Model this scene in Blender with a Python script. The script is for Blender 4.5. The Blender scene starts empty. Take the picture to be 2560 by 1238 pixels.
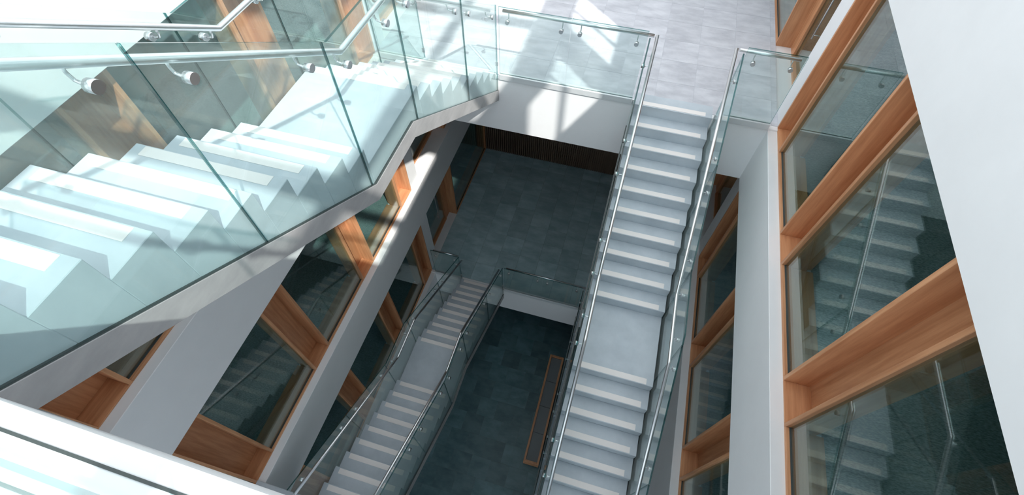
import bpy, math, random
from mathutils import Matrix, Vector
random.seed(7)

# ------------------------------------------------------------------ scale
# building units (one storey = 4.0 units) -> metres; the lowest floor lies at z = 0
S = 0.85
Z0 = 17.53
def W(x, y, z): return Vector((x*S, y*S, (z+Z0)*S))

scene = bpy.context.scene
COL = scene.collection

# ------------------------------------------------------------------ camera
cam_d = bpy.data.cameras.new('camera'); cam = bpy.data.objects.new('camera', cam_d); COL.objects.link(cam)
R = ((0.96058048, 0.27798763, 0.00283248), (0.23318931, -0.80015011, -0.55261429), (-0.15135353, 0.531491, -0.83343231))
right, down, fwd = [Vector(r) for r in R]
M = Matrix.Identity(4)
for i in range(3):
    M[i][0] = right[i]; M[i][1] = -down[i]; M[i][2] = -fwd[i]
M.translation = W(0, 0, 0)
cam.matrix_world = M
cam_d.sensor_fit = 'HORIZONTAL'; cam_d.sensor_width = 36.0
cam_d.lens = 1200.0/2560.0*36.0
cam_d.clip_start = 0.02; cam_d.clip_end = 200
scene.camera = cam

# ------------------------------------------------------------------ world, sun, exposure
world = bpy.data.worlds.new('sky'); scene.world = world; world.use_nodes = True
wn = world.node_tree.nodes; wl = world.node_tree.links
wn['Background'].inputs['Color'].default_value = (0.92, 0.965, 1.0, 1)
wn['Background'].inputs['Strength'].default_value = 2.4
sun_d = bpy.data.lights.new('sun', 'SUN'); sun_d.energy = 7.2; sun_d.angle = math.radians(0.8); sun_d.color = (1.0, 0.945, 0.87)
sun = bpy.data.objects.new('sun', sun_d); COL.objects.link(sun)
sun.rotation_euler = Vector((-0.123, 0.12, -0.2)).to_track_quat('-Z', 'Y').to_euler()
sun.location = W(6, -6, 12)
scene.view_settings.view_transform = 'Standard'
try: scene.view_settings.look = 'None'
except TypeError: pass
scene.view_settings.gamma = 1.0
scene.view_settings.use_curve_mapping = False
scene.view_settings.exposure = 0.3
scene.cycles.transparent_max_bounces = 40
scene.cycles.max_bounces = 14
scene.cycles.diffuse_bounces = 7
scene.cycles.glossy_bounces = 6
scene.cycles.caustics_reflective = False
scene.cycles.caustics_refractive = False
scene.cycles.sample_clamp_indirect = 6.0

# ------------------------------------------------------------------ materials
def newmat(name):
    m = bpy.data.materials.new(name); m.use_nodes = True
    nt = m.node_tree; b = nt.nodes['Principled BSDF']
    return m, nt, b
def plain(name, col, rough=0.5, metal=0.0, spec=0.5):
    m, nt, b = newmat(name)
    b.inputs['Base Color'].default_value = (*col, 1); b.inputs['Roughness'].default_value = rough
    b.inputs['Metallic'].default_value = metal; b.inputs['Specular IOR Level'].default_value = spec
    return m
def noisy(name, c0, c1, scale, rough=0.5, detail=6, stretch=(1, 1, 1), spec=0.5, bump=0.0, rand=0.0, metal=0.0, lo=0.35, hi=0.65):
    m, nt, b = newmat(name)
    N = nt.nodes; L = nt.links
    tc = N.new('ShaderNodeTexCoord'); mp = N.new('ShaderNodeMapping'); mp.inputs['Scale'].default_value = stretch
    oi = N.new('ShaderNodeObjectInfo')
    add = N.new('ShaderNodeVectorMath'); add.operation = 'ADD'
    sc = N.new('ShaderNodeVectorMath'); sc.operation = 'SCALE'; sc.inputs['Scale'].default_value = 37.0
    comb = N.new('ShaderNodeCombineXYZ')
    for k in range(3): L.new(oi.outputs['Random'], comb.inputs[k])
    L.new(comb.outputs[0], sc.inputs[0])
    L.new(tc.outputs['Object'], add.inputs[0]); L.new(sc.outputs[0], add.inputs[1])
    L.new(add.outputs[0], mp.inputs['Vector'])
    nz = N.new('ShaderNodeTexNoise'); nz.inputs['Scale'].default_value = scale; nz.inputs['Detail'].default_value = detail
    nz.inputs['Roughness'].default_value = 0.62
    L.new(mp.outputs[0], nz.inputs['Vector'])
    cr = N.new('ShaderNodeValToRGB')
    cr.color_ramp.elements[0].position = lo; cr.color_ramp.elements[0].color = (*c0, 1)
    cr.color_ramp.elements[1].position = hi; cr.color_ramp.elements[1].color = (*c1, 1)
    L.new(nz.outputs['Fac'], cr.inputs['Fac'])
    out = cr.outputs['Color']
    if rand:
        hs = N.new('ShaderNodeHueSaturation')
        mr = N.new('ShaderNodeMapRange'); mr.inputs['To Min'].default_value = 1-rand; mr.inputs['To Max'].default_value = 1+rand
        L.new(oi.outputs['Random'], mr.inputs['Value']); L.new(mr.outputs[0], hs.inputs['Value'])
        L.new(out, hs.inputs['Color']); out = hs.outputs['Color']
    L.new(out, b.inputs['Base Color'])
    b.inputs['Roughness'].default_value = rough; b.inputs['Specular IOR Level'].default_value = spec; b.inputs['Metallic'].default_value = metal
    if bump:
        bp = N.new('ShaderNodeBump'); bp.inputs['Strength'].default_value = bump; bp.inputs['Distance'].default_value = 0.004
        L.new(nz.outputs['Fac'], bp.inputs['Height']); L.new(bp.outputs[0], b.inputs['Normal'])
    return m
def wood(name, axis):
    st = {'z': (7, 7, 0.45), 'y': (7, 0.45, 7)}[axis]
    return noisy(name, (0.44, 0.190, 0.086), (0.69, 0.365, 0.195), 2.6, rough=0.42, detail=8, stretch=st, spec=0.35, bump=0.08, rand=0.10, lo=0.28, hi=0.72)
def glassmat(name, tint, f0=0.04, rough=0.0, dust=0.0):
    m = bpy.data.materials.new(name); m.use_nodes = True
    nt = m.node_tree; N = nt.nodes; L = nt.links
    N.remove(N['Principled BSDF']); out = N['Material Output']
    tr = N.new('ShaderNodeBsdfTransparent'); tr.inputs['Color'].default_value = (*tint, 1)
    gl = N.new('ShaderNodeBsdfGlossy'); gl.inputs['Roughness'].default_value = rough; gl.inputs['Color'].default_value = (0.95, 1.0, 0.99, 1)
    lw = N.new('ShaderNodeLayerWeight'); lw.inputs['Blend'].default_value = 0.5
    pw = N.new('ShaderNodeMath'); pw.operation = 'POWER'; pw.inputs[1].default_value = 5.0
    ma = N.new('ShaderNodeMath'); ma.operation = 'MULTIPLY_ADD'; ma.inputs[1].default_value = 1-f0; ma.inputs[2].default_value = f0
    mx = N.new('ShaderNodeMixShader')
    L.new(lw.outputs['Facing'], pw.inputs[0]); L.new(pw.outputs[0], ma.inputs[0]); L.new(ma.outputs[0], mx.inputs['Fac'])
    L.new(tr.outputs[0], mx.inputs[1]); L.new(gl.outputs[0], mx.inputs[2]); 
    if dust:
        df = N.new('ShaderNodeBsdfDiffuse'); df.inputs['Color'].default_value = (0.80, 0.90, 0.90, 1)
        m2 = N.new('ShaderNodeMixShader'); m2.inputs['Fac'].default_value = dust
        L.new(mx.outputs[0], m2.inputs[1]); L.new(df.outputs[0], m2.inputs[2]); L.new(m2.outputs[0], out.inputs['Surface'])
    else: L.new(mx.outputs[0], out.inputs['Surface'])
    return m

MAT = {}
MAT['white'] = noisy('white_paint', (0.80, 0.81, 0.825), (0.83, 0.84, 0.855), 1.5, rough=0.55, spec=0.3)
MAT['stone'] = noisy('pale_stone', (0.46, 0.515, 0.565), (0.56, 0.615, 0.665), 2.2, rough=0.42, detail=9, bump=0.05, rand=0.03)
MAT['strip'] = plain('nosing_strip', (0.88, 0.835, 0.81), 0.6)
MAT['stringer'] = noisy('scuffed_steel_paint', (0.29, 0.292, 0.298), (0.36, 0.36, 0.365), 3.0, rough=0.45, detail=10, stretch=(1, 1, 2.5))
for nd in MAT['stringer'].node_tree.nodes:
    if nd.type == 'VALTORGB':
        nd.color_ramp.elements.new(0.70).color = (0.37, 0.37, 0.375, 1); nd.color_ramp.elements.new(0.76).color = (0.66, 0.66, 0.67, 1)
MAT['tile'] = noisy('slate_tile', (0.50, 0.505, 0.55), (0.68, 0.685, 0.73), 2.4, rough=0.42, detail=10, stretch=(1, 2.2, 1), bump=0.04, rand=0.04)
MAT['tile_deep_shade'] = noisy('deep_shade_slate_tile', (0.042, 0.105, 0.120), (0.095, 0.178, 0.198), 2.0, rough=0.42, detail=10, stretch=(1, 1.6, 1), bump=0.06, rand=0.22)  # same slate tile, deep shade of the lowest floor put into the colour
MAT['tile_shade'] = noisy('shaded_slate_tile', (0.29, 0.43, 0.47), (0.45, 0.59, 0.63), 2.0, rough=0.40, detail=10, stretch=(1, 2.2, 1), bump=0.05, rand=0.10)  # same slate tile with the lower floor's teal shade painted into it
MAT['grout'] = plain('grout', (0.55, 0.56, 0.60), 0.8)
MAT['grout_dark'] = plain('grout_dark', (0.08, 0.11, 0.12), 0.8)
MAT['wood_z'] = wood('cedar_upright', 'z')
MAT['wood_y'] = wood('cedar_lengthwise', 'y')
MAT['glass'] = glassmat('balustrade_glass', (0.903, 0.957, 0.952), dust=0.045)
MAT['edge'] = glassmat('glass_edge', (0.13, 0.33, 0.33), f0=0.06, rough=0.1)
MAT['pane'] = glassmat('window_glass', (0.83, 0.92, 0.91), f0=0.12)
MAT['roofglass'] = glassmat('skylight_glass', (0.87, 0.88, 0.885))
MAT['addedglass'] = glassmat('added_end_glass', (0.76, 0.79, 0.80))  # glass of the added end opening, tinted to balance its daylight
MAT['steel'] = plain('brushed_steel', (0.72, 0.73, 0.74), 0.28, metal=1.0)
MAT['alu'] = plain('pale_aluminium', (0.70, 0.73, 0.75), 0.35, metal=0.25)
MAT['black'] = plain('dark_gasket', (0.05, 0.06, 0.06), 0.5)
MAT['carpet'] = noisy('carpet', (0.10, 0.15, 0.15), (0.32, 0.38, 0.37), 30, rough=0.95, detail=6, stretch=(1, 3, 1), spec=0.1)
MAT['room'] = plain('room_paint', (0.24, 0.36, 0.36), 0.8)
MAT['slat'] = noisy('dark_slat_wood', (0.085, 0.055, 0.04), (0.15, 0.10, 0.07), 3, rough=0.6, stretch=(5, 5, 0.4))
MAT['roofsteel'] = plain('roof_steel', (0.75, 0.77, 0.78), 0.5)
MAT['inset'] = plain('dark_inset', (0.17, 0.19, 0.20), 0.45)

# ------------------------------------------------------------------ mesh helpers
LOC = {}      # world location of every object
CACHE = {}
def tag(o, label=None, cat=None, group=None, kind=None):
    if label: o['label'] = label
    if cat: o['category'] = cat
    if group: o['group'] = group
    if kind: o['kind'] = kind
    return o
def empty(name, x, y, z, parent=None):
    o = bpy.data.objects.new(name, None); COL.objects.link(o); o.empty_display_size = 0.1
    p = W(x, y, z); LOC[o.name] = p
    if parent: o.parent = parent; o.location = p - LOC[parent.name]
    else: o.location = p
    return o
def link(name, me, p, parent):
    o = bpy.data.objects.new(name, me); COL.objects.link(o); LOC[o.name] = p
    if parent: o.parent = parent; o.location = p - LOC[parent.name]
    else: o.location = p
    return o
def mk(name, verts, faces, mat, parent=None, smooth=False, fm=None, bevel=0.0):
    """one mesh object, origin at its middle; verts in building units. mat: name or list; alike meshes are shared"""
    V = [W(*v) for v in verts]
    lo = Vector([min(v[i] for v in V) for i in range(3)]); hi = Vector([max(v[i] for v in V) for i in range(3)])
    c = (lo+hi)/2
    mats = [mat] if isinstance(mat, str) else list(mat)
    key = (name, tuple(mats), tuple(round(a, 4) for v in V for a in (v-c)), bevel)
    me = CACHE.get(key)
    if me is None:
        me = bpy.data.meshes.new(name); me.from_pydata([v-c for v in V], [], faces)
        for m in mats: me.materials.append(MAT[m])
        if fm:
            for p, k in zip(me.polygons, fm): p.material_index = k
        me.validate(); me.update()
        import bmesh
        bm = bmesh.new(); bm.from_mesh(me)
        bmesh.ops.recalc_face_normals(bm, faces=bm.faces)
        if bevel: bmesh.ops.bevel(bm, geom=bm.edges[:], offset=bevel*S, segments=1, affect='EDGES', profile=0.5)
        bm.to_mesh(me); bm.free()
        if smooth:
            for p in me.polygons: p.use_smooth = len(p.vertices) == 4
        CACHE[key] = me
    return link(name, me, c, parent)
BF = [(0, 1, 2, 3), (7, 6, 5, 4), (0, 4, 5, 1), (1, 5, 6, 2), (2, 6, 7, 3), (3, 7, 4, 0)]
def boxv(x0, x1, y0, y1, z0, z1):
    x0, x1 = min(x0, x1), max(x0, x1); y0, y1 = min(y0, y1), max(y0, y1)
    return [(x0, y0, z0), (x0, y1, z0), (x1, y1, z0), (x1, y0, z0), (x0, y0, z1), (x0, y1, z1), (x1, y1, z1), (x1, y0, z1)]
def box(name, x0, x1, y0, y1, z0, z1, mat, parent=None, bevel=0.0):
    return mk(name, boxv(x0, x1, y0, y1, z0, z1), BF, mat, parent, bevel=bevel)
def boxes(name, lst, mat, parent=None):
    V, F = [], []
    for b in lst:
        n = len(V); V += boxv(*b); F += [tuple(i+n for i in f) for f in BF]
    return mk(name, V, F, mat, parent)
def prism_x(name, prof, x0, x1, mat, parent=None, fm=None, bevel=0.0):
    """profile [(y,z)...] extruded along x"""
    n = len(prof)
    V = [(x0, y, z) for y, z in prof] + [(x1, y, z) for y, z in prof]
    F = [tuple(range(n)), tuple(range(2*n-1, n-1, -1))] + [(i, (i+1) % n, n+(i+1) % n, n+i) for i in range(n)]
    return mk(name, V, F, mat, parent, fm=fm, bevel=bevel)
def tube(name, pts, r, mat, parent=None, n=12, cap=True):
    src = [Vector(p) for p in pts]
    pts = [src[0]]
    for a, p, b in zip(src, src[1:], src[2:]):
        e = r*0.9
        pts += [p+(a-p).normalized()*min(e, (a-p).length*0.3), p, p+(b-p).normalized()*min(e, (b-p).length*0.3)]
    pts.append(src[-1])
    V, F = [], []
    up = None
    for i, p in enumerate(pts):
        if i == 0: t = (pts[1]-p).normalized()
        elif i == len(pts)-1: t = (p-pts[i-1]).normalized()
        else: t = ((p-pts[i-1]).normalized()+(pts[i+1]-p).normalized()).normalized()
        ref = Vector((0, 0, 1)) if abs(t.z) < 0.9 else Vector((1, 0, 0))
        if up is None: up = (ref - t*ref.dot(t)).normalized()
        else: up = (up - t*up.dot(t)).normalized()
        sd = t.cross(up)
        k = 1.0
        if 0 < i < len(pts)-1:
            c = (pts[i+1]-p).normalized().dot(t); k = 1/max(c, 0.5)
        for j in range(n):
            a = 2*math.pi*j/n
            V.append(tuple(p + (up*math.cos(a)*1.0 + sd*math.sin(a))*r*(1.0)))
    for i in range(len(pts)-1):
        for j in range(n):
            F.append((i*n+j, i*n+(j+1) % n, (i+1)*n+(j+1) % n, (i+1)*n+j))
    if cap:
        F.append(tuple(range(n))[::-1]); F.append(tuple(range((len(pts)-1)*n, len(pts)*n)))
    return mk(name, V, F, mat, parent, smooth=True)

# ------------------------------------------------------------------ building numbers
LV = {2: 2.47, 1: -1.53, 0: -5.53, -1: -9.53, -2: -13.53, -3: -17.53}     # floor levels; 0 is the floor seen at the top of the photo
FASC = 1.22
YN, YF, YB, YS = -0.03, 6.98, 12.85, -5.0           # near edge, far edge, back wall, wall behind the camera
XL, XLW = -4.587, -4.735                           # left: fascia face, timber plane
XR, XRW = 2.419, 2.57
ROOF = 1.8
NICHES = [(-0.04, 0.45), (2.13, 2.63), (4.32, 4.81), (6.51, 7.05)]
BAYS = [(-1.74, -0.04), (0.45, 2.13), (2.63, 4.32), (4.81, 6.51), (9.47, 12.85)]
ROOM = 3.4

# ------------------------------------------------------------------ walls
win_n = [0]; trim_n = [0]; door_n = [0]
BAYW = ['nearest bay under the upper landing', 'first bay past the near landing', 'second bay past the near landing', 'third bay past the near landing',
        'long bay between the recess and the end wall']
NICW = ['beside the near landing', 'between the first and second windows', 'between the second and third windows', 'next to the white pier']
STORW = {0: 'top storey', -1: 'middle storey', -2: 'lower storey'}
def wall(side):
    sg = -1 if side == 'left' else 1
    face, tim = (4.587, 4.735) if side == 'left' else (2.419, 2.57)
    X = lambda d: sg*(tim+d)
    root = empty('wall_'+side, sg*face, 3, LV[-3]); tag(root, f'white {side} wall of the stairwell with deep bands at each floor', 'wall', kind='structure')
    storeys = (0, -1, -2) if side == 'left' else (0, -1)
    for L in (1, 0, -1, -2):
        z = LV[L]
        box('spandrel', sg*face, X(0.40), YS, YB, z-FASC, z-0.03, 'white', root, bevel=0.006)
    # upper wall to the roof, plain walls for the storeys hidden behind the stairs
    if side == 'left':
        box('upper_wall', sg*face, X(0.40), YS, YB, LV[1]-0.03, ROOF, 'white', root)
    else:
        c0, c1 = -0.95, 1.05
        box('upper_wall', sg*face, X(0.10), YS, YB, LV[1]-0.03, c0, 'white', root)
        box('upper_wall', sg*face, X(0.10), YS, YB, c1, ROOF, 'white', root)
        for a, b in ((YS, 2.75), (4.2, 4.95), (6.4, YB)): box('upper_wall', sg*face, X(0.10), a, b, c0, c1, 'white', root)
        for a, b in ((2.75, 4.2), (4.95, 6.4)):  # unseen openings added so the sun throws a patch on the far fascia
            win_n[0] += 1
            w = empty(f'window_{win_n[0]}', X(0), (a+b)/2, c0); tag(w, 'added opening for sunlight high in the wall, ' + ('nearer' if a < 4 else 'farther') + ' of the pair', 'window', kind='structure')
            box('added_mullion', X(-0.06), X(0.0), (a+b)/2-0.03, (a+b)/2+0.03, c0, c1, 'wood_z', w)
            box('pane', X(-0.04), X(-0.03), a, (a+b)/2-0.03, c0, c1, 'roofglass', w)
            box('pane', X(-0.04), X(-0.03), (a+b)/2+0.03, b, c0, c1, 'roofglass', w)
    for L in ((-3,) if side == 'left' else (-2, -3)):
        box('lower_wall', sg*(tim-0.05), X(0.40), YS, YB, LV[L], LV[L+1]-FASC, 'white', root)
    for L in storeys:
        z = LV[L]; zb, zt = z-0.03, z+4-FASC
        box('pier', X(0.0), X(0.40), 7.09, 7.51, zb, zt, 'white', root)
        # recessed glazed door (a fixed light on the storey without a far floor)
        if L == -1:
            win_n[0] += 1; dn = f'window_{win_n[0]}'; dl = f'recessed {STORW[L]} window past the white pier of the {side} wall'; dc = 'window'
        else:
            door_n[0] += 1; dn = f'door_{door_n[0]}'; dl = f'glazed cedar door set back past the white pier, {STORW[L]}, {side} wall'; dc = 'door'
        dr = empty(dn, X(0.3), 8.5, z); tag(dr, dl, dc, kind='structure')
        box('door_jamb', X(0.29), X(0.40), 7.51, 7.62, zb, zt, 'wood_z', dr, bevel=0.004)
        box('door_jamb', X(0.29), X(0.40), 9.17, 9.47, zb, zt, 'wood_z', dr, bevel=0.004)
        box('threshold', X(0.27), X(0.42), 7.62, 9.17, zb, z+0.03, 'wood_y', dr, bevel=0.004)
        box('head', X(0.29), X(0.40), 7.62, 9.17, zt-0.08, zt, 'wood_y', dr)
        box('pane', X(0.335), X(0.35), 7.62, 9.17, z+0.03, zt-0.08, 'pane', dr)
        if dc == 'door':
            hb = tube('pull_handle', [(X(0.27), 8.63, z+0.68), (X(0.27), 8.63, z+2.1)], 0.012, 'steel', dr, n=10)
            for hz in (0.75, 2.03): tube('handle_stub', [(X(0.27), 8.63, z+hz), (X(0.335), 8.63, z+hz)], 0.008, 'steel', hb, n=8)
        box('pier', X(0.0), X(0.40), YS, -1.74, zb, zt, 'white', root)
        # rooms behind
        rm = empty(f'floor_room_{side}', X(1.8), 3, z-0.03); tag(rm, f'dark carpeted room behind the {STORW[L]} windows of the {side} wall', 'room', kind='structure')
        box('carpet', X(0.40), X(ROOM), YS, YB, z-0.30, z-0.045, 'carpet', rm)
        box('ceiling', X(0.40), X(ROOM), YS, YB, zt, zt+0.1, 'room', rm)
        box('back_wall', X(ROOM), X(ROOM+0.1), YS, YB, z-0.3, zt+0.1, 'room', rm)
        box('end_wall', X(0.40), X(ROOM), YS-0.1, YS, z-0.3, zt+0.1, 'room', rm)
        box('end_wall', X(0.40), X(ROOM), YB, YB+0.1, z-0.3, zt+0.1, 'room', rm)
        for i, (a, b) in enumerate(BAYS):
            win_n[0] += 1
            w = empty(f'window_{win_n[0]}', X(0), (a+b)/2, zb)
            tag(w, f'cedar framed {STORW[L]} window on the {side} wall, {BAYW[i]}', 'window', 'cedar framed windows', kind='structure')
            box('jamb', X(0), X(0.33), a, a+0.05, zb, zt, 'wood_z', w, bevel=0.004)
            box('jamb', X(0), X(0.33), b-0.05, b, zb, zt, 'wood_z', w, bevel=0.004)
            box('bottom_rail', X(0), X(0.085), a+0.05, b-0.05, zb, zb+0.045, 'wood_y', w, bevel=0.004)
            box('head', X(0), X(0.33), a+0.05, b-0.05, zt-0.06, zt, 'wood_y', w)
            box('pane', X(0.045), X(0.06), a+0.05, b-0.05, zb+0.045, zt-0.06, 'pane', w)
            box('gasket', X(0.035), X(0.07), a+0.05, b-0.05, zb+0.043, zb+0.055, 'black', w)
            box('inner_sill', X(0.085), X(0.41), a+0.05, b-0.05, zb, zb+0.02, 'wood_y', w)
        for i, (a, b) in enumerate(NICHES):
            trim_n[0] += 1
            t = empty(f'trim_{trim_n[0]}', X(0), (a+b)/2, zb)
            tag(t, f'deep cedar recess on the {side} wall, {STORW[L]}, {NICW[i]}', 'trim', 'cedar recesses between the windows', kind='structure')
            box('back_panel', X(0.30), X(0.40), a, b, zb, zt, 'wood_z', t)
            if i == 3: box('jamb_lining', X(0.0), X(0.40), b, b+0.04, zb, zt, 'wood_z', t, bevel=0.004)
            box('recess_sill', X(0.0), X(0.30), a, b, zb, zb+0.025, 'wood_y', t, bevel=0.003)
    return root
wall('left'); wall('right')

# end walls
bw = empty('wall_far', -1, YB, LV[-3]); tag(bw, 'far end wall, dark timber slats below and white above', 'wall', kind='structure')
box('upper_wall', XLW-0.4, XRW+0.4, YB, YB+0.2, LV[0]-FASC, ROOF, 'white', bw)
box('lower_wall', XLW-0.4, XRW+0.4, YB+0.05, YB+0.2, LV[-3], LV[0]-FASC, 'slat', bw)
sl = boxes('slat_cladding', [(x, x+0.045, YB-0.03, YB+0.05, LV[-2], LV[0]-FASC) for x in [XLW+0.02+0.076*i for i in range(95)]], 'slat', bw)
sl['kind'] = 'stuff'; sl['label'] = 'dark ribbed timber cladding'
nw = empty('wall_back', -1, YS, LV[-3]); tag(nw, 'end wall behind the near landing, with an added glazed opening for daylight below', 'wall', kind='structure')
box('upper_wall', XLW-0.4, XRW+0.4, YS-0.2, YS, LV[1], ROOF, 'white', nw)
YG = -9.0  # added opening, set back: brings daylight to the lower floors, keeps direct sun out
box('added_side_wall', XLW-0.2, XLW, YG, YS, LV[-3], LV[1], 'white', nw)
box('added_side_wall', XRW, XRW+0.2, YG, YS, LV[-3], LV[1], 'white', nw)
for i in range(6):
    x = XLW+(XRW-XLW)*i/5
    box('added_mullion', x-0.04, x+0.04, YG-0.1, YG+0.1, LV[-3], LV[1], 'roofsteel', nw)
    if i < 5: box('added_end_pane', x+0.04, x+(XRW-XLW)/5-0.04, YG-0.01, YG+0.01, LV[-3], LV[1]-FASC, 'addedglass', nw)
gr = box('ground', -40, 40, -60, YG-0.1, LV[-3]-0.3, LV[-3]-0.02, 'grout'); tag(gr, 'grey paved ground outside the added glazed end', 'ground', kind='structure')

# floors: slab plus tiles
def tiles(root, x0, x1, y0, y1, z, mat='tile', tw=0.655, td=0.655, stagger=False):
    g = 0.0045
    row = 0; y = y0
    while y < y1-0.02:
        ye = min(y+td, y1)
        x = x0 - (tw*0.5 if stagger and row % 2 else 0)
        while x < x1-0.02:
            a, b = max(x, x0), min(x+tw, x1)
            if b-a > 0.03: box('tile', a+g/2, b-g/2, y+g/2, ye-g/2, z-0.02, z, mat, root)
            x += tw
        y = ye; row += 1
def floor(name, label, L, y0, y1, tx=None, tile_rows=None, thick=FASC):
    z = LV[L]
    f = empty(name, -1, (y0+y1)/2, z-thick); tag(f, label, 'floor', kind='structure')
    box('slab', XLW, XRW, y0, y1, z-thick, z-0.012, 'white' if thick > 0.5 else 'grout', f)
    ya, yb = tile_rows if tile_rows else (y0, y1)
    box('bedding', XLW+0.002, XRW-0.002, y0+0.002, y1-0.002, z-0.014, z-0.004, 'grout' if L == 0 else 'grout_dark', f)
    tiles(f, XLW, XRW, max(y0, -0.6), y1, z, {0: 'tile', -2: 'tile_shade'}.get(L, 'tile_deep_shade'), stagger=(L == -3))
    return f
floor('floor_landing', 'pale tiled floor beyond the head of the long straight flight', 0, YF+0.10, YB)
floor('floor_lower', 'slate tiled floor, shade tinted into its colour, at the foot of the lower flight', -2, YF+0.10, YB)
floor('floor_ground', 'slate tiled floor, deep shade tinted into its colour, at the bottom of the stairwell', -3, YG, YB, thick=0.3)
for L, nm in ((1, 'floor_upper'), (-1, 'floor_middle')):
    f = empty(nm, -1, -2.5, LV[L]-FASC); tag(f, 'near landing floor below the camera' if L == 1 else 'near landing floor two storeys down', 'floor', kind='structure')
    box('slab', XLW, XRW, YG, YN, LV[L]-FASC, LV[L], 'white' if L == 1 else 'stone', f, bevel=0.008)
for L, nm in ((0, 'trim_edge_upper'), (-2, 'trim_edge_lower')):
    f = box(nm, XLW, XRW, YF, YF+0.10, LV[L]-FASC, LV[L], 'white', bevel=0.006)
    tag(f, ('white fascia edge of the far floor' if L == 0 else 'white fascia edge of the dark far floor two storeys down'), 'fascia', kind='structure')

# roof over the well: steel frame of the skylight
rf = empty('ceiling_skylight', -1, 4, ROOF); tag(rf, 'steel skylight frame over the stairwell', 'skylight', kind='structure')
for x in (-3.2, -1.1, 1.0):
    box('purlin', x-0.05, x+0.05, YS, YB, ROOF+0.02, ROOF+0.25, 'roofsteel', rf)
ry = [YS]+[-3.6+2.6*i for i in range(7)]+[YB]
for a, b in zip(ry, ry[1:]):
    for xa, xb in zip((XL-0.4, -3.2, -1.1, 1.0), (-3.2, -1.1, 1.0, XR+0.4)):
        box('skylight_pane', xa+0.05, xb-0.05, a+0.06, b-0.06, ROOF+0.10, ROOF+0.115, 'roofglass', rf)
for i in range(7):
    y = -3.6+2.6*i
    box('rafter', XL-0.4, XR+0.4, y-0.06, y+0.06, ROOF+0.10, ROOF+0.45, 'roofsteel', rf)

# ------------------------------------------------------------------ stairs
RUN, RISE = 0.3165, 0.2
SN = [RUN*k for k in range(10)] + [4.10+RUN*(k-10) for k in range(10, 20)]
STR_TOP = [(0.0, -0.50), (2.824, -2.267), (3.809, -2.267), (7.014, -4.262)]
STR_BOT = [(0.0, -0.725), (2.785, -2.475), (3.766, -2.475), (7.014, -4.497)]
def interp(pl, s):
    for (a, za), (b, zb) in zip(pl, pl[1:]):
        if s <= b or (b, zb) == pl[-1]: return za+(zb-za)*(s-a)/(b-a)
def stair(label, ztop, ymap, x0, x1):
    """ymap: distance down the stair -> y"""
    yb = ymap(7.0)
    st = empty('staircase', (x0+x1)/2, yb, ztop-4.0); tag(st, label, 'staircase', 'stone staircases of the stairwell')
    tr = 'stone'
    def blk(name, sa, sb, z, zl_a, zl_b):
        return prism_x(name, [(ymap(sa), z), (ymap(sb), z), (ymap(sb), zl_b), (ymap(sa), zl_a)], x0, x1, tr, st, bevel=0.004)
    for k in range(0, 20):
        z = ztop-RISE*k
        if k == 0:
            a, b = sorted((ymap(-0.30), ymap(0.0)))
            par = box('top_tread', x0, x1, a, b, z-0.03, z+0.003, tr, st)
            a, b = sorted((ymap(0.0), ymap(0.010)))
            box('top_riser', x0, x1, a, b, z-0.2, z+0.003, tr, st)
            z += 0.003
        elif k == 10:
            # landing: flat slab between the two flights
            prof = [(ymap(SN[9]), z), (ymap(SN[10]), z), (ymap(SN[10]), ztop+interp(STR_BOT, SN[10])+0.06), (ymap(3.766), ztop-2.475+0.06), (ymap(SN[9]), ztop-2.475+0.06)]
            par = prism_x('landing', prof, x0, x1, tr, st, bevel=0.004)
        else:
            par = blk('step', SN[k-1], SN[k], z, ztop+interp(STR_BOT, SN[k-1])+0.06, ztop+interp(STR_BOT, SN[k])+0.06)
        s1 = SN[k]-0.012
        a, b = sorted((ymap(s1-0.095), ymap(s1)))
        box('nosing_strip', x0+0.10, x1-0.11, a, b, z-0.004, z+0.004, 'strip', par)
    # sill block that joins the last riser to the floor
    prism_x('threshold', [(ymap(SN[19]), ztop-4.0), (ymap(7.014), ztop-4.0), (ymap(7.014), ztop-4.2), (ymap(SN[19]), ztop-4.2)], x0, x1, tr, st)
    for xs in ((x0-0.035, x1-0.010) if x0 < 0 else (x0-0.052, x1+0.014)):
        prof = [(ymap(s), ztop+z) for s, z in STR_TOP] + [(ymap(s), ztop+z) for s, z in reversed(STR_BOT)]
        sg_ = prism_x('stringer', prof, xs, xs+0.045, 'stringer', st, bevel=0.003)
        top = [(ymap(s), ztop+z) for s, z in STR_TOP]
        prism_x('glazing_channel', [(y, z+0.001) for y, z in top] + [(y, z-0.012) for y, z in reversed(top)], xs+0.004, xs+0.041, 'black', sg_)
    return st
SEAMS = [0.0, 1.444, 2.774, 3.944, 5.584, 7.014]
def puck_bracket(par, gx, gy, gz, inx, iny, drop, rail):
    """round clamp on the glass at (gx,gy,gz) with a bent rod to the underside of the rail"""
    d = Vector((inx, iny, 0)).normalized()
    c = Vector((gx, gy, gz))
    br = tube('bracket', [tuple(c-d*0.030), tuple(c+d*0.024)], 0.034, 'steel', par, n=14)
    e = Vector(rail)
    tube('bracket_rod', [tuple(c+d*0.02), tuple(c+d*0.05), tuple(Vector((e.x, e.y, c.z+0.012))-d*0.012), tuple(Vector((e.x, e.y, c.z+0.045))), tuple(e)], 0.009, 'steel', br, n=8)
    return br
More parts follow.
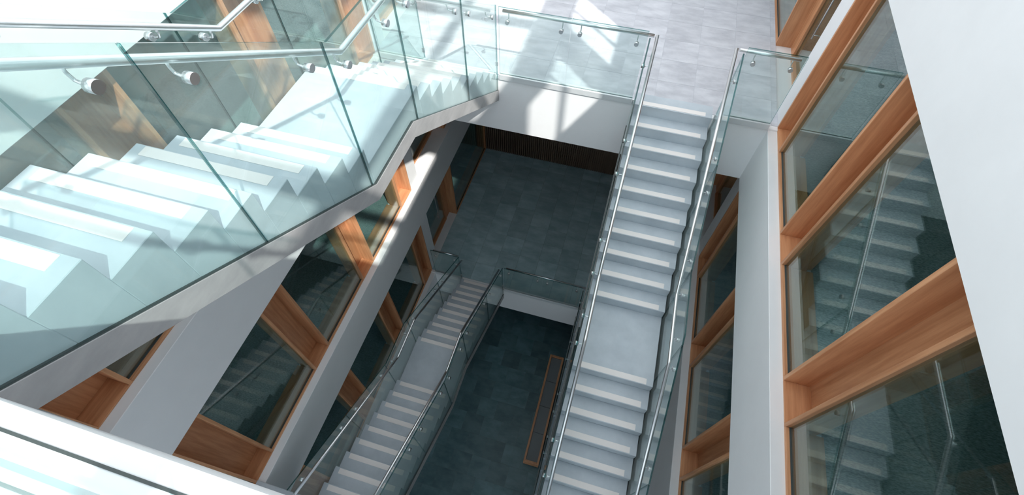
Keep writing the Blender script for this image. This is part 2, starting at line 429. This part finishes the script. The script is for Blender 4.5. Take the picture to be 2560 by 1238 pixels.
def stair_balustrade(label, ztop, ymap, xg, inside, gh, rail):
    bal = empty('glass_balustrade', xg, ymap(3.5), ztop-2.3); tag(bal, label, 'balustrade', 'glass balustrades with steel handrails')
    T = 0.011
    for i in range(5):
        a, b = SEAMS[i]+0.004, SEAMS[i+1]-0.004
        ss = [a]+[s for s, _ in STR_TOP if a < s < b]+[b]
        bot = [(ymap(s), ztop+interp(STR_TOP, s)+0.003) for s in ss]
        top = [(ymap(s), ztop+interp(STR_TOP, s)+gh) for s in ss]
        prof = bot+top[::-1]
        n = len(prof)
        prism_x('glass_panel', prof, xg-T, xg+T, ['glass', 'edge'], bal, fm=[0, 0]+[1]*n)
    xr = xg+inside*0.10
    for s_ in (0.012, 7.002):
        box('end_clamp', xg-0.022, xg+0.022, ymap(s_)-0.012, ymap(s_)+0.012, ztop+interp(STR_TOP, s_)+0.52, ztop+interp(STR_TOP, s_)+0.60, 'steel', bal)
    rl = [(xr, ymap(s), ztop+z) for s, z in rail]
    tube('handrail', rl, 0.027, 'steel', bal, n=16)
    for s in [0.22]+[q for m in SEAMS[1:-1] for q in (m-0.22, m+0.22)]+[6.8]:
        rz = interp(rail, s)
        puck_bracket(bal, xg, ymap(s), ztop+rz-0.10, inside, 0, 0.1, (xr, ymap(s), ztop+rz-0.02))
    return bal
yA = lambda s: -0.034+s
yB = lambda s: 6.98-s
railA = [(-0.02, 1.02), (3.09, -0.92), (4.07, -0.92), (6.98, -2.74)]
railB = [(-0.12, 1.22), (3.05, -0.83), (4.13, -0.83), (6.98, -2.68)]
AX0, AX1 = -3.64, -2.29
BX0, BX1 = 0.20, 1.505
stair('pale stone staircase in full sun rising to the near landing', LV[1], yA, AX0, AX1)
stair('long straight pale stone flight running down from the far floor', LV[0], yB, BX0, BX1)
stair('shaded pale stone staircase with a landing, down beside the dark void', LV[-1], yA, AX0, AX1)
stair('lowest stone flight hidden below the long straight flight', LV[-2], yB, BX0, BX1)
WORDS = {('A', 1): ('the sunlit upper staircase', LV[1]), ('B', 0): ('the long straight flight', LV[0]), ('A', -1): ('the shaded lower staircase', LV[-1]), ('B', -2): ('the lowest flight', LV[-2])}
for (kind, L), (wd, zt) in WORDS.items():
    if kind == 'A':
        stair_balustrade(f'glass balustrade with steel handrail on the wall side of {wd}', zt, yA, AX0-0.012, 1, 1.62, railA)
        stair_balustrade(f'glass balustrade with steel handrail on the open side of {wd}', zt, yA, AX1+0.012, -1, 1.62, railA)
    else:
        stair_balustrade(f'glass balustrade with steel handrail on the open side of {wd}', zt, yB, BX0-0.030, 1, 1.74, railB)
        stair_balustrade(f'glass balustrade with steel handrail on the wall side of {wd}', zt, yB, BX1+0.038, -1, 1.74, railB)

# ------------------------------------------------------------------ level balustrades along the floor edges
def edge_balustrade(label, L, x0, x1, yg, iny, seams, ret0=False, ret1=False):
    z = LV[L]
    bal = empty('glass_balustrade', (x0+x1)/2, yg, z); tag(bal, label, 'balustrade', 'glass balustrades with steel handrails')
    T = 0.011
    xs = [x0]+seams+[x1]
    for a, b in zip(xs, xs[1:]):
        V = boxv(a+0.004, b-0.004, yg-T, yg+T, z+0.04, z+1.325)
        mk('glass_panel', V, BF, ['glass', 'edge'], bal, fm=[1, 1, 1, 0, 1, 0])
    if L in (0, -2):
        box('base_channel', x0, x1, yg-0.045, yg-0.012, z-0.01, z+0.10, 'alu', bal, bevel=0.004)
        box('base_channel', x0, x1, yg+0.012, yg+0.045, z-0.01, z+0.10, 'alu', bal, bevel=0.004)
    else:
        box('gasket', x0, x1, yg+0.066, yg+0.076, z+0.0005, z+0.004, 'black', bal)
    ry = yg+iny*0.08; rz = z+1.22
    tube('handrail', [(x0-(0.088 if ret0 else -0.05), ry, rz), (x1+(0.088 if ret1 else -0.05), ry, rz)], 0.027, 'steel', bal, n=16)
    px = []
    for a, b in zip(xs, xs[1:]): px += [a+0.15, b-0.15]
    for x in px: puck_bracket(bal, x, yg, rz-0.13, 0, iny, 0.1, (x, ry, rz-0.02))
    return bal
edge_balustrade('level glass balustrade on the white fascia between the two upper stairs', 0, AX1+0.05, BX0-0.06, YF+0.02, 1, [-1.05], ret1=True)
edge_balustrade('short level glass balustrade beside the cedar windows at the head of the long flight', 0, BX1+0.07, XR-0.01, YF+0.02, 1, [], ret0=True)
edge_balustrade('short level glass balustrade behind the foot of the sunlit staircase', 0, XL+0.01, AX0-0.03, YF+0.02, 1, [])
edge_balustrade('dark level glass balustrade on the white fascia above the void', -2, AX1+0.05, BX0-0.06, YF+0.02, 1, [-1.05], ret1=True)
edge_balustrade('short level glass balustrade at the foot of the shaded staircase', -2, XL+0.01, AX0-0.03, YF+0.02, 1, [])
edge_balustrade('level glass balustrade along the near landing edge', 1, AX1+0.03, XR-0.01, YN-0.14, -1, [-0.9, 0.7])
edge_balustrade('level glass balustrade along the landing edge two storeys below', -1, AX1+0.03, BX0-0.12, YN-0.075, -1, [-1.05])

# ------------------------------------------------------------------ long timber bench on the lowest floor
bz = LV[-3]
bn = empty('long_bench', -0.15, 4.8, bz); tag(bn, 'long cedar framed bench with dark inset panels on the bottom floor', 'bench')
bx0, bx1, by0, by1, bh = -0.40, 0.12, 2.88, 6.70, 0.50
box('side_rail', bx0, bx0+0.07, by0, by1, bz+0.06, bz+bh, 'wood_y', bn, bevel=0.006)
box('side_rail', bx1-0.07, bx1, by0, by1, bz+0.06, bz+bh, 'wood_y', bn, bevel=0.006)
box('end_rail', bx0+0.07, bx1-0.07, by0, by0+0.07, bz+0.06, bz+bh, 'wood_y', bn, bevel=0.006)
box('end_rail', bx0+0.07, bx1-0.07, by1-0.07, by1, bz+0.06, bz+bh, 'wood_y', bn, bevel=0.006)
n = 4; dy = (by1-by0-0.14)/n
for i in range(n):
    box('inset_panel', bx0+0.07, bx1-0.07, by0+0.07+dy*i+0.006, by0+0.07+dy*(i+1)-0.006, bz+0.30, bz+bh-0.08, 'inset', bn)
for yy in (by0+0.35, by1-0.35):
    box('foot', bx0+0.05, bx1-0.05, yy-0.05, yy+0.05, bz, bz+0.06, 'black', bn)
